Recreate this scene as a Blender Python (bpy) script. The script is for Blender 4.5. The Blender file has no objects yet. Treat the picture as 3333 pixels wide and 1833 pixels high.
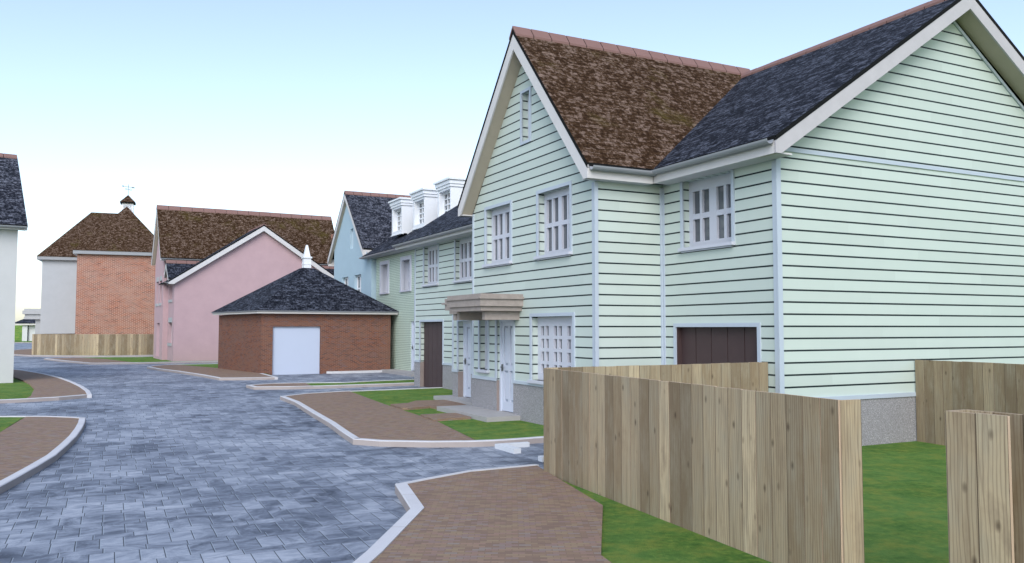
import bpy, math, random
from mathutils import Vector
random.seed(7)
R = math.radians
SC = bpy.context.scene
COL = SC.collection

# ---------------------------------------------------------------- camera, sky, sun
cam_d = bpy.data.cameras.new('camera'); cam = bpy.data.objects.new('camera', cam_d); COL.objects.link(cam)
cam.location = (0, 0, 2.09); cam.rotation_euler = (R(90 + 3.165), 0, 0)
cam_d.sensor_width = 36; cam_d.lens = 29.6; cam_d.clip_start = .05; cam_d.clip_end = 3000
SC.camera = cam
SUN_AZ = (-0.06, -1.0); SUN_EL = 38
w = bpy.data.worlds.new('World'); SC.world = w; w.use_nodes = True
nt = w.node_tree; bg = nt.nodes['Background']
sky = nt.nodes.new('ShaderNodeTexSky'); sky.sky_type = 'NISHITA'; sky.sun_disc = False
sky.sun_elevation = R(SUN_EL); sky.sun_rotation = math.atan2(SUN_AZ[0], SUN_AZ[1])
sky.air_density = 1.0; sky.dust_density = 1.2; sky.ozone_density = 1.0
hs = nt.nodes.new('ShaderNodeHueSaturation'); hs.inputs['Saturation'].default_value = .85; nt.links.new(sky.outputs[0], hs.inputs['Color']); nt.links.new(hs.outputs[0], bg.inputs[0]); bg.inputs[1].default_value = 0.15
sd = bpy.data.lights.new('sun', 'SUN'); sd.energy = 1.15; sd.angle = R(40); sd.color = (1, .96, .9)
so = bpy.data.objects.new('sun', sd); COL.objects.link(so)
sdir = Vector((SUN_AZ[0] * math.cos(R(SUN_EL)), SUN_AZ[1] * math.cos(R(SUN_EL)), math.sin(R(SUN_EL))))
so.rotation_euler = sdir.to_track_quat('Z', 'Y').to_euler(); so.location = (10, -20, 40)
SC.view_settings.view_transform = 'Standard'; SC.view_settings.look = 'None'
SC.view_settings.exposure = 0.82; SC.view_settings.gamma = 1.0

# ---------------------------------------------------------------- materials
def mat(name, rough=.8, spec=.3):
    m = bpy.data.materials.new(name); m.use_nodes = True
    n = m.node_tree; p = n.nodes['Principled BSDF']
    p.inputs['Roughness'].default_value = rough
    p.inputs['Specular IOR Level'].default_value = spec
    return m, n, p
def uvn(n, sx=1, sy=1, off=(0, 0)):
    a = n.nodes.new('ShaderNodeUVMap'); a.uv_map = 'uv'
    b = n.nodes.new('ShaderNodeMapping'); b.inputs['Scale'].default_value = (sx, sy, 1)
    b.inputs['Location'].default_value = (off[0], off[1], 0)
    n.links.new(a.outputs[0], b.inputs[0]); return b.outputs[0]
def noise(n, vec, scale, detail=4, rough=.6, w=0.):
    t = n.nodes.new('ShaderNodeTexNoise'); t.inputs['Scale'].default_value = scale
    t.inputs['Detail'].default_value = detail; t.inputs['Roughness'].default_value = rough
    t.inputs['Distortion'].default_value = w
    n.links.new(vec, t.inputs['Vector']); return t.outputs['Fac']
def ramp(n, fac, stops, interp='LINEAR'):
    r = n.nodes.new('ShaderNodeValToRGB'); e = r.color_ramp.elements; r.color_ramp.interpolation = interp
    while len(e) < len(stops): e.new(.5)
    for i, (p, c) in enumerate(stops):
        e[i].position = p; e[i].color = (*c, 1) if len(c) == 3 else c
    n.links.new(fac, r.inputs[0]); return r.outputs[0]
def mix(n, fac, a, b, mode='MIX'):
    x = n.nodes.new('ShaderNodeMix'); x.data_type = 'RGBA'; x.blend_type = mode
    for s, v in ((0, fac), (6, a), (7, b)):
        if hasattr(v, 'links') or hasattr(v, 'node'): n.links.new(v, x.inputs[s])
        elif s == 0: x.inputs[0].default_value = v
        else: x.inputs[s].default_value = (*v, 1)
    return x.outputs[2]
def mth(n, op, a, b=None, c=None):
    x = n.nodes.new('ShaderNodeMath'); x.operation = op
    for i, v in enumerate((a, b, c)):
        if v is None: continue
        if hasattr(v, 'node'): n.links.new(v, x.inputs[i])
        else: x.inputs[i].default_value = v
    return x.outputs[0]
def sep(n, vec):
    x = n.nodes.new('ShaderNodeSeparateXYZ'); n.links.new(vec, x.inputs[0]); return x.outputs
def comb(n, x, y, z=0.):
    c = n.nodes.new('ShaderNodeCombineXYZ')
    for i, v in enumerate((x, y, z)):
        if hasattr(v, 'node'): n.links.new(v, c.inputs[i])
        else: c.inputs[i].default_value = v
    return c.outputs[0]
def bump(n, p, h, strength=.3, dist=.01):
    b = n.nodes.new('ShaderNodeBump'); b.inputs['Strength'].default_value = strength
    b.inputs['Distance'].default_value = dist
    n.links.new(h, b.inputs['Height']); n.links.new(b.outputs[0], p.inputs['Normal'])
def wn(n, vec):
    t = n.nodes.new('ShaderNodeTexWhiteNoise'); n.links.new(vec, t.inputs[0]); return t.outputs[0]
def setc(n, p, col):
    if hasattr(col, 'node'): n.links.new(col, p.inputs['Base Color'])
    else: p.inputs['Base Color'].default_value = (*col, 1)

def siding(name, col, groove, pitch, off, th):
    m, n, p = mat(name, .55, .3)
    uv = uvn(n); u, v, _ = sep(n, uv)
    q = mth(n, 'DIVIDE', mth(n, 'SUBTRACT', v, off), pitch)
    fr = mth(n, 'FRACT', q); row = mth(n, 'FLOOR', q)
    g = mth(n, 'LESS_THAN', mth(n, 'ABSOLUTE', mth(n, 'SUBTRACT', mth(n, 'FRACT', mth(n, 'ADD', q, .5)), .5)), th / pitch / 2)
    brd = wn(n, comb(n, row, mth(n, 'FLOOR', mth(n, 'ADD', mth(n, 'DIVIDE', u, 2.4), mth(n, 'MULTIPLY', row, .37)))))
    va = .05 if pitch > .1 else .01
    c = mix(n, brd, tuple(x * (1 - va) for x in col), tuple(min(1, x * (1 + va * .6)) for x in col))
    st = noise(n, comb(n, mth(n, 'MULTIPLY', u, 1.), mth(n, 'MULTIPLY', v, .35)), 2.2, 5)
    c = mix(n, mth(n, 'MULTIPLY', st, .22), c, tuple(x * .72 for x in col))
    c = mix(n, g, c, groove)
    setc(n, p, c)
    gn = noise(n, comb(n, mth(n, 'MULTIPLY', u, 4), mth(n, 'MULTIPLY', v, 60)), 1, 3)
    h = mth(n, 'ADD', mth(n, 'MULTIPLY', mth(n, 'SUBTRACT', 1., g), 1.), mth(n, 'ADD', mth(n, 'MULTIPLY', fr, .25), mth(n, 'MULTIPLY', gn, .04)))
    bump(n, p, h, .5, .012)
    return m
SIDE = siding('mint_siding', (.505, .592, .565), (.012, .022, .026), .2, .118, .029)
SIDE_F = siding('fine_mint_siding', (.49, .60, .52), (.06, .12, .10), .082, .02, .014)

def stucco(name, col, var=.12, sc=1.2, gr=90, bs=.25, dark=None):
    m, n, p = mat(name, .92, .15)
    uv = uvn(n)
    a = noise(n, uv, sc, 6, .65); b = noise(n, uv, gr, 3, .7)
    c = mix(n, ramp(n, a, [(.3, (0, 0, 0)), (.75, (1, 1, 1))]), tuple(x * (1 - var) for x in col), tuple(min(1, x * (1 + var * .5)) for x in col))
    c = mix(n, mth(n, 'MULTIPLY', ramp(n, b, [(.35, (0, 0, 0)), (.65, (1, 1, 1))]), .25), c, dark or tuple(x * .7 for x in col))
    setc(n, p, c); bump(n, p, b, bs, .006)
    return m
PINK = stucco('pink_render', (.49, .352, .385), .08)
BLUE = stucco('blue_render', (.39, .53, .63), .05)
ROUGH = stucco('white_roughcast', (.56, .58, .60), .06, .8, 60, .5)
WHITE_B = stucco('white_render', (.43, .46, .50), .06)
STONE = stucco('cast_stone', (.335, .302, .285), .2, 6, 140, .2)
PALE = stucco('pale_board', (.60, .60, .62), .06, 3, 120, .12)
PALE2 = stucco('pale_board_shaded', (.47, .465, .50), .08, 3, 120, .12)  # pale board with shade put in its colour, for the brightly lit camera-facing gable
SOFFIT = stucco('speckled_soffit', (.46, .42, .35), .08, 2, 70, .3)
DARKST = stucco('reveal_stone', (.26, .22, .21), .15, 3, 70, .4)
SLAB = stucco('step_concrete', (.36, .36, .37), .1, 2, 120, .2)
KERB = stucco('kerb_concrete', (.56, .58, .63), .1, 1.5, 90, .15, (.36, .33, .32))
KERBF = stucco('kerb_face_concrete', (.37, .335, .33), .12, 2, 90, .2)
WKERB = stucco('white_kerb', (.60, .64, .70), .05, 2, 120, .1)
LINT = stucco('lintel_stone', (.42, .44, .46), .08, 3, 80, .2)
def plinth():
    m, n, p = mat('speckled_plinth', .85, .3)
    uv = uvn(n)
    v = n.nodes.new('ShaderNodeTexVoronoi'); v.inputs['Scale'].default_value = 120; n.links.new(uv, v.inputs['Vector'])
    sp = sep(n, v.outputs['Color'])[0]
    a = noise(n, uv, 1.6, 5)
    c = ramp(n, sp, [(0, (.16, .155, .165)), (.5, (.27, .27, .29)), (.85, (.35, .36, .39)), (1, (.56, .56, .58))])
    c = mix(n, mth(n, 'MULTIPLY', a, .5), c, (.21, .21, .23))
    setc(n, p, c); bump(n, p, sp, .35, .006); return m
PLINTH = plinth()

def paint(name, col, rough=.4, var=.05, spec=.4):
    m, n, p = mat(name, rough, spec)
    uv = uvn(n); a = noise(n, uv, 2.5, 5, .65)
    c = mix(n, a, tuple(x * (1 - var) for x in col), tuple(min(1, x * (1 + var)) for x in col))
    setc(n, p, c); bump(n, p, noise(n, uv, 40, 3), .08, .003); return m
TRIM = paint('trim_paint', (.42, .49, .58), .45)
FRAME = paint('window_frame_paint', (.50, .53, .62), .4)
DORM = paint('dormer_paint', (.72, .76, .82), .4, .03)
GUTTER = paint('gutter_paint', (.27, .29, .32), .35, .06)
DOORW = paint('roller_door_paint', (.46, .53, .68), .35, .02)
CREAM = paint('cream_fascia', (.56, .55, .54), .5)
METAL = paint('vane_metal', (.09, .10, .11), .4)
POT = paint('chimney_pot_paint', (.40, .43, .46), .6)
def brownboards():
    m, n, p = mat('brown_door_boards', .55, .3)
    uv = uvn(n); a = noise(n, uv, 3, 5); u, v, _ = sep(n, uv)
    c = mix(n, a, (.048, .031, .033), (.068, .044, .045))
    setc(n, p, c); bump(n, p, noise(n, comb(n, mth(n, 'MULTIPLY', u, 50), mth(n, 'MULTIPLY', v, 3)), 1, 3), .12, .004); return m
BROWN = brownboards()
mB, nB, pB = mat('joint_black', .9, .1); pB.inputs['Base Color'].default_value = (.01, .011, .012, 1); BLACK = mB
mG, nG, pG = mat('window_glass', .06, .8)
uvg = uvn(nG); gg = noise(nG, uvg, .9, 2)
setc(nG, pG, mix(nG, gg, (.045, .052, .065), (.13, .15, .175))); bump(nG, pG, noise(nG, uvg, 1.3, 2), .05, .01); GLASS = mG

def brick(name, cols, mortar, bw=.225, rh=.075, ms=.010):
    m, n, p = mat(name, .9, .15)
    uv = uvn(n)
    t = n.nodes.new('ShaderNodeTexBrick'); n.links.new(uv, t.inputs['Vector'])
    t.inputs['Scale'].default_value = 1; t.inputs['Brick Width'].default_value = bw; t.inputs['Row Height'].default_value = rh
    t.inputs['Mortar Size'].default_value = ms; t.inputs['Mortar Smooth'].default_value = .2; t.inputs['Bias'].default_value = 0
    t.inputs['Color1'].default_value = (0, 0, 0, 1); t.inputs['Color2'].default_value = (1, 1, 1, 1); t.inputs['Mortar'].default_value = (.5, .5, .5, 1)
    r = ramp(n, t.outputs['Color'], cols)
    big = noise(n, uv, .9, 5, .7)
    r = mix(n, ramp(n, big, [(.35, (0, 0, 0)), (.7, (.65, .65, .65))]), r, tuple(x * .62 for x in mortar))
    c = mix(n, t.outputs['Fac'], r, mortar)
    c = mix(n, mth(n, 'MULTIPLY', noise(n, uv, 60, 3), .35), c, (.09, .05, .04))
    setc(n, p, c); bump(n, p, mth(n, 'SUBTRACT', 1., t.outputs['Fac']), .4, .008); return m
BRICK = brick('garage_brick', [(0, (.07, .03, .03)), (.3, (.14, .047, .028)), (.55, (.22, .072, .033)), (.8, (.17, .065, .042)), (1, (.13, .08, .09))], (.25, .165, .135), .18, .056, .0075)
BRICK2 = brick('orange_brick', [(0, (.14, .042, .028)), (.3, (.28, .08, .042)), (.6, (.38, .118, .055)), (.85, (.23, .066, .045)), (1, (.36, .14, .08))], (.62, .44, .37), .30, .095, .0125)

def tiles(name, dark, mid, light, course=.135, wid=.18, green=None):
    m, n, p = mat(name, .9, .1)
    uv = uvn(n); u, v, _ = sep(n, uv)
    q = mth(n, 'DIVIDE', v, course); row = mth(n, 'FLOOR', q); fr = mth(n, 'FRACT', q)
    uu = mth(n, 'ADD', mth(n, 'DIVIDE', u, wid), mth(n, 'MULTIPLY', row, .5))
    tile = mth(n, 'FLOOR', uu); fu = mth(n, 'FRACT', uu)
    rnd = wn(n, comb(n, tile, row))
    a = noise(n, comb(n, mth(n, 'MULTIPLY', u, 1.), mth(n, 'MULTIPLY', v, 1.25)), 9.5, 5, .68, .6)
    b = noise(n, comb(n, u, v), 26, 4, .7, .3)
    f = mth(n, 'ADD', mth(n, 'ADD', mth(n, 'MULTIPLY', a, .75), mth(n, 'MULTIPLY', b, .30)), mth(n, 'MULTIPLY', rnd, .11))
    c = ramp(n, f, [(.50, dark), (.585, mid), (.66, light), (.80, tuple(x * 1.5 for x in light))])
    if green:
        g2 = noise(n, uv, .55, 4, .6)
        c = mix(n, ramp(n, g2, [(.56, (0, 0, 0)), (.72, (.75, .75, .75))]), c, mix(n, f, tuple(x * .5 for x in green), green))
    ln = mth(n, 'LESS_THAN', fr, .10); vl = mth(n, 'LESS_THAN', fu, .045)
    edge = mth(n, 'MAXIMUM', ln, mth(n, 'MULTIPLY', vl, .45))
    c = mix(n, mth(n, 'MULTIPLY', edge, .8), c, tuple(x * .45 for x in dark))
    setc(n, p, c)
    h = mth(n, 'ADD', mth(n, 'SUBTRACT', 1., fr), mth(n, 'ADD', mth(n, 'MULTIPLY', b, .4), mth(n, 'MULTIPLY', edge, -.7)))
    bump(n, p, h, .6, .018); return m
TB = tiles('brown_roof_tiles', (.024, .0115, .005), (.056, .031, .015), (.148, .106, .086), green=(.085, .068, .014))
TS2 = tiles('grey_slate_roof_tiles', (.008, .010, .016), (.030, .034, .048), (.115, .125, .16), wid=.26)
TS = tiles('slate_roof_tiles', (.005, .0065, .011), (.018, .021, .032), (.078, .089, .12), wid=.26)
RIDGE = paint('ridge_tile_clay', (.205, .123, .113), .7, .12, .2)

def wood():
    m, n, p = mat('fence_timber', .8, .2)
    uv = uvn(n); u, v, _ = sep(n, uv)
    pl = mth(n, 'FLOOR', mth(n, 'DIVIDE', u, .2))
    r1 = wn(n, comb(n, pl, 3.)); r2 = wn(n, comb(n, pl, 9.))
    sh = mth(n, 'MULTIPLY', r2, 40.)
    g1 = noise(n, comb(n, mth(n, 'MULTIPLY', u, 26), mth(n, 'ADD', mth(n, 'MULTIPLY', v, 1.3), sh)), 1, 5, .6, .9)
    wv = n.nodes.new('ShaderNodeTexWave'); wv.wave_type = 'BANDS'; wv.bands_direction = 'X'
    wv.inputs['Scale'].default_value = 9; wv.inputs['Distortion'].default_value = 9; wv.inputs['Detail'].default_value = 3
    wv.inputs['Detail Scale'].default_value = .7
    n.links.new(comb(n, mth(n, 'MULTIPLY', u, 1.3), mth(n, 'ADD', mth(n, 'MULTIPLY', v, .16), sh)), wv.inputs['Vector'])
    kn = n.nodes.new('ShaderNodeTexVoronoi'); kn.inputs['Scale'].default_value = 1
    n.links.new(comb(n, mth(n, 'MULTIPLY', u, 7.), mth(n, 'ADD', mth(n, 'MULTIPLY', v, 3.4), sh)), kn.inputs['Vector'])
    k = ramp(n, kn.outputs['Distance'], [(.04, (1, 1, 1)), (.17, (0, 0, 0))])
    grey = noise(n, comb(n, mth(n, 'MULTIPLY', u, 2.5), mth(n, 'ADD', mth(n, 'MULTIPLY', v, .9), sh)), 1.6, 5, .65)
    base = ramp(n, r1, [(0, (.18, .14, .09)), (.35, (.265, .205, .13)), (.7, (.35, .285, .19)), (1, (.58, .475, .32))])
    base = mix(n, ramp(n, grey, [(.42, (0, 0, 0)), (.72, (.75, .75, .75))]), base, (.33, .305, .235))
    base = mix(n, ramp(n, grey, [(.28, (.6, .6, .6)), (.45, (0, 0, 0))]), base, (.21, .165, .12))
    c = mix(n, ramp(n, g1, [(.33, (.5, .5, .5)), (.55, (0, 0, 0))]), base, (.19, .145, .10))
    c = mix(n, mth(n, 'MULTIPLY', ramp(n, wv.outputs['Fac'], [(.0, (1, 1, 1)), (.35, (0, 0, 0))]), .42), c, (.12, .08, .05))
    c = mix(n, mth(n, 'MULTIPLY', k, .7), c, (.05, .032, .022))
    fu = mth(n, 'FRACT', mth(n, 'DIVIDE', u, .2)); je = mth(n, 'GREATER_THAN', mth(n, 'ABSOLUTE', mth(n, 'SUBTRACT', fu, .5)), .463)
    c = mix(n, mth(n, 'MULTIPLY', je, .8), c, (.05, .036, .024))
    setc(n, p, c); bump(n, p, g1, .25, .005); return m
WOOD = wood()
WTOP = paint('sawn_timber_edge', (.46, .36, .27), .8, .1, .2)

def grass():
    m, n, p = mat('lawn_grass', .95, .1)
    uv = uvn(n)
    a = noise(n, uv, .8, 5, .6); b = noise(n, uvn(n, 1, 1), 9, 6, .75); c0 = noise(n, uvn(n, 60, 60), 1, 4, .8)
    c = ramp(n, b, [(.32, (.042, .098, .02)), (.5, (.085, .185, .038)), (.66, (.185, .28, .058))])
    d2 = noise(n, uv, 2.6, 6, .7)
    c = mix(n, ramp(n, a, [(.38, (0, 0, 0)), (.62, (.8, .8, .8))]), c, mix(n, b, (.085, .19, .05), (.19, .33, .09)))
    c = mix(n, ramp(n, d2, [(.47, (0, 0, 0)), (.64, (.65, .65, .65))]), c, (.25, .28, .06))
    c = mix(n, ramp(n, d2, [(.32, (.55, .55, .55)), (.46, (0, 0, 0))]), c, (.04, .12, .03))
    c = mix(n, mth(n, 'MULTIPLY', c0, .5), c, (.06, .12, .025))
    setc(n, p, c); bump(n, p, mth(n, 'ADD', b, c0), .7, .03); return m
GRASS = grass()
def paving():
    m, n, p = mat('brown_brick_paving', .85, .2)
    uv = uvn(n)
    t = n.nodes.new('ShaderNodeTexBrick'); n.links.new(uv, t.inputs['Vector']); t.inputs['Scale'].default_value = 1
    t.inputs['Brick Width'].default_value = .12; t.inputs['Row Height'].default_value = .055; t.inputs['Mortar Size'].default_value = .004
    t.inputs['Color1'].default_value = (0, 0, 0, 1); t.inputs['Color2'].default_value = (1, 1, 1, 1); t.inputs['Mortar'].default_value = (.4, .4, .4, 1)
    c = ramp(n, t.outputs['Color'], [(0, (.19, .13, .105)), (.3, (.25, .17, .12)), (.5, (.30, .23, .145)), (.7, (.30, .195, .15)), (.88, (.25, .18, .17)), (1, (.27, .24, .215))])
    c = mix(n, mth(n, 'MULTIPLY', t.outputs['Fac'], .7), c, (.16, .115, .09))
    c = mix(n, mth(n, 'MULTIPLY', noise(n, uv, .7, 4), .35), c, (.19, .135, .105))
    c = mix(n, mth(n, 'MULTIPLY', noise(n, uv, 55, 3), .3), c, (.13, .10, .085))
    setc(n, p, c); bump(n, p, mth(n, 'SUBTRACT', 1., t.outputs['Fac']), .3, .006); return m
PAVE = paving()
def blocks():
    m, n, p = mat('blue_grey_block_paving', .62, .35)
    g = n.nodes.new('ShaderNodeNewGeometry')
    rot = n.nodes.new('ShaderNodeMapping'); rot.inputs['Rotation'].default_value = (0, 0, R(-25.5)); n.links.new(g.outputs['Position'], rot.inputs[0])
    x, y, _ = sep(n, rot.outputs[0])
    # rows across the street: one deep row, one shallow row
    per = .60
    q = mth(n, 'DIVIDE', y, per); row = mth(n, 'FLOOR', q); fr = mth(n, 'FRACT', q)
    thin = mth(n, 'GREATER_THAN', fr, .69)
    rid = mth(n, 'ADD', mth(n, 'MULTIPLY', row, 2.), thin)
    wd = mth(n, 'ADD', .212, mth(n, 'MULTIPLY', thin, .16))
    uu = mth(n, 'ADD', mth(n, 'DIVIDE', x, wd), mth(n, 'MULTIPLY', wn(n, comb(n, rid, 1.)), 3.7))
    bid = mth(n, 'FLOOR', uu); fu = mth(n, 'FRACT', uu)
    rnd = wn(n, comb(n, bid, rid))
    jx = mth(n, 'LESS_THAN', mth(n, 'MULTIPLY', fu, wd), .009)
    jy = mth(n, 'LESS_THAN', mth(n, 'MINIMUM', fr, mth(n, 'ABSOLUTE', mth(n, 'SUBTRACT', fr, .69))), .007)
    jxl = mth(n, 'MULTIPLY', mth(n, 'LESS_THAN', mth(n, 'MULTIPLY', fu, wd), .018), mth(n, 'SUBTRACT', 1., jx))
    pos = comb(n, x, y)
    a = noise(n, pos, .35, 4, .6); b = noise(n, comb(n, mth(n, 'MULTIPLY', x, .75), mth(n, 'MULTIPLY', y, 1.)), 2.6, 7, .72, 1.4)
    f = mth(n, 'ADD', mth(n, 'ADD', mth(n, 'MULTIPLY', a, .45), mth(n, 'MULTIPLY', b, .62)), mth(n, 'MULTIPLY', mth(n, 'SUBTRACT', rnd, .1), .11))
    c = ramp(n, f, [(.42, (.038, .046, .07)), (.52, (.13, .155, .207)), (.63, (.285, .325, .40)), (.78, (.46, .50, .58))])
    fine = noise(n, pos, 70, 3, .7)
    c = mix(n, mth(n, 'MULTIPLY', fine, .3), c, (.05, .065, .10))
    c = mix(n, mth(n, 'MULTIPLY', jxl, .6), c, (.30, .35, .42))
    c = mix(n, mth(n, 'MULTIPLY', jx, .9), c, (.015, .018, .026)); c = mix(n, mth(n, 'MULTIPLY', jy, .65), c, (.03, .036, .05))
    setc(n, p, c)
    jj = mth(n, 'MAXIMUM', jx, jy)
    bump(n, p, mth(n, 'ADD', mth(n, 'MULTIPLY', jj, -1.), mth(n, 'MULTIPLY', b, .5)), .35, .01)
    return m
BLOCK = blocks()

# ---------------------------------------------------------------- mesh builder
class MB:
    def __init__(s, mats): s.v = []; s.f = []; s.m = []; s.uv = []; s.mats = mats if isinstance(mats, (list, tuple)) else [mats]
    def poly(s, pts, m=0, nrm=None, uo=(0, 0)):
        pts = [Vector(p) for p in pts]
        n = Vector((0, 0, 0))
        for i in range(len(pts)):
            a, b = pts[i], pts[(i + 1) % len(pts)]
            n += Vector(((a.y - b.y) * (a.z + b.z), (a.z - b.z) * (a.x + b.x), (a.x - b.x) * (a.y + b.y)))
        if n.length < 1e-9: return
        n.normalize()
        if nrm is not None and n.dot(Vector(nrm)) < 0: pts.reverse(); n = -n
        if abs(n.z) > .999: t = Vector((1, 0, 0)); b = Vector((0, 1, 0))
        else:
            t = Vector((0, 0, 1)).cross(n).normalized(); b = n.cross(t)
        i0 = len(s.v); s.v += [tuple(p) for p in pts]; s.f.append(list(range(i0, i0 + len(pts)))); s.m.append(m)
        s.uv += [(p.dot(t) + uo[0], p.dot(b) + uo[1]) for p in pts]
    def box(s, x0, x1, y0, y1, z0, z1, m=0, tm=None):
        x0, x1 = min(x0, x1), max(x0, x1); y0, y1 = min(y0, y1), max(y0, y1); z0, z1 = min(z0, z1), max(z0, z1)
        P = lambda a, b, c: (a, b, c)
        s.poly([P(x0, y0, z0), P(x1, y0, z0), P(x1, y0, z1), P(x0, y0, z1)], m, (0, -1, 0))
        s.poly([P(x0, y1, z0), P(x1, y1, z0), P(x1, y1, z1), P(x0, y1, z1)], m, (0, 1, 0))
        s.poly([P(x0, y0, z0), P(x0, y1, z0), P(x0, y1, z1), P(x0, y0, z1)], m, (-1, 0, 0))
        s.poly([P(x1, y0, z0), P(x1, y1, z0), P(x1, y1, z1), P(x1, y0, z1)], m, (1, 0, 0))
        s.poly([P(x0, y0, z1), P(x1, y0, z1), P(x1, y1, z1), P(x0, y1, z1)], m if tm is None else tm, (0, 0, 1))
        s.poly([P(x0, y0, z0), P(x1, y0, z0), P(x1, y1, z0), P(x0, y1, z0)], m, (0, 0, -1))
    def solid(s, top, bot, m=0, tm=None, bm=None):
        """closed solid between two rings of equal length"""
        c = sum((Vector(p) for p in list(top) + list(bot)), Vector()) / (2 * len(top))
        def out(pts, mm):
            ctr = sum((Vector(p) for p in pts), Vector()) / len(pts); s.poly(pts, mm, ctr - c)
        out(top, m if tm is None else tm); out(bot, m if bm is None else bm)
        for i in range(len(top)):
            j = (i + 1) % len(top); out([top[i], top[j], bot[j], bot[i]], m)
    def build(s, name, parent=None, off=(0, 0), loc=None):
        me = bpy.data.meshes.new(name)
        me.from_pydata([(a - off[0], b - off[1], c) for a, b, c in s.v], [], s.f)
        ul = me.uv_layers.new(name='uv')
        for i, q in enumerate(s.uv): ul.data[i].uv = q
        for mm in s.mats: me.materials.append(mm)
        for i, q in enumerate(s.m): me.polygons[i].material_index = q
        o = bpy.data.objects.new(name, me); COL.objects.link(o)
        if parent: o.parent = parent
        if loc: o.location = loc
        return o

def tag(o, label=None, cat=None, group=None, kind=None):
    if label: o['label'] = label
    if cat: o['category'] = cat
    if group: o['group'] = group
    if kind: o['kind'] = kind
    return o
class House:
    """local frame: x = t (away from the street), y = s (along the street), z up"""
    def __init__(s, name, O, ang, base, label, cat):
        s.O = O; s.a = R(ang); s.base = base
        r = bpy.data.objects.new(name, None); COL.objects.link(r); r.empty_display_size = .5
        ex = (math.cos(s.a), math.sin(s.a)); ey = (-ex[1], ex[0])
        r.location = (O[0] + ex[0] * base[0] + ey[0] * base[1], O[1] + ex[1] * base[0] + ey[1] * base[1], 0)
        r.rotation_euler = (0, 0, s.a); tag(r, label, cat); s.root = r
    def add(s, mb, name, parent=None, label=None):
        o = mb.build(name, parent or s.root, s.base)
        if label: o['label'] = label
        return o

class PL:
    """a wall plane: P(u, z, d): u along the wall, d inward from its face"""
    def __init__(s, o, d, n): s.o = o; s.d = d; s.n = n
    def P(s, u, z, d=0.): return (s.o[0] + s.d[0] * u - s.n[0] * d, s.o[1] + s.d[1] * u - s.n[1] * d, z)
    def box(s, B, u0, u1, z0, z1, d0, d1, m=0):
        t = [s.P(u0, z1, d0), s.P(u1, z1, d0), s.P(u1, z1, d1), s.P(u0, z1, d1)]
        b = [s.P(u0, z0, d0), s.P(u1, z0, d0), s.P(u1, z0, d1), s.P(u0, z0, d1)]
        B.solid(t, b, m)
    def nrm(s): return (s.n[0], s.n[1], 0)
def street(t): return PL((t, 0), (0, 1), (-1, 0))     # faces the street, u = s
def back(t): return PL((t, 0), (0, 1), (1, 0))
def front(sv): return PL((0, sv), (1, 0), (0, -1))    # faces the camera, u = t
def rear(sv): return PL((0, sv), (1, 0), (0, 1))

def wall(B, pl, u0, u1, z0, top, holes=(), m=0, depth=.16, rm=None, knots=()):
    """top: number or list of (u, z); holes: (ua, ub, za, zb)"""
    if not isinstance(top, (list, tuple)): top = [(u0, top), (u1, top)]
    def tz(u):
        for (a, za), (b, zb) in zip(top, top[1:]):
            if a - 1e-6 <= u <= b + 1e-6: return za + (zb - za) * (u - a) / (b - a)
        return top[-1][1]
    us = sorted({round(x, 4) for x in [u0, u1] + [h[0] for h in holes] + [h[1] for h in holes] + [k for k, _ in top] if u0 <= x <= u1})
    for a, b in zip(us, us[1:]):
        mid = (a + b) / 2; hs = sorted([h for h in holes if h[0] < mid < h[1]], key=lambda h: h[2]); lo = z0
        for h in hs:
            if h[2] > lo: B.poly([pl.P(a, lo), pl.P(b, lo), pl.P(b, h[2]), pl.P(a, h[2])], m, pl.nrm())
            lo = h[3]
        B.poly([pl.P(a, lo), pl.P(b, lo), pl.P(b, tz(b)), pl.P(a, tz(a))], m, pl.nrm())
    for h in holes:
        a, b, c, d = h[:4]; dp = h[4] if len(h) > 4 else depth; mm = m if rm is None else rm
        D = Vector((pl.d[0], pl.d[1], 0))
        B.poly([pl.P(a, c), pl.P(a, d), pl.P(a, d, dp), pl.P(a, c, dp)], mm, D)
        B.poly([pl.P(b, c), pl.P(b, d), pl.P(b, d, dp), pl.P(b, c, dp)], mm, -D)
        if d < tz((a + b) / 2) - .002: B.poly([pl.P(a, d), pl.P(b, d), pl.P(b, d, dp), pl.P(a, d, dp)], mm, (0, 0, -1))
        if c > z0 + .002: B.poly([pl.P(a, c), pl.P(b, c), pl.P(b, c, dp), pl.P(a, c, dp)], mm, (0, 0, 1))

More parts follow.
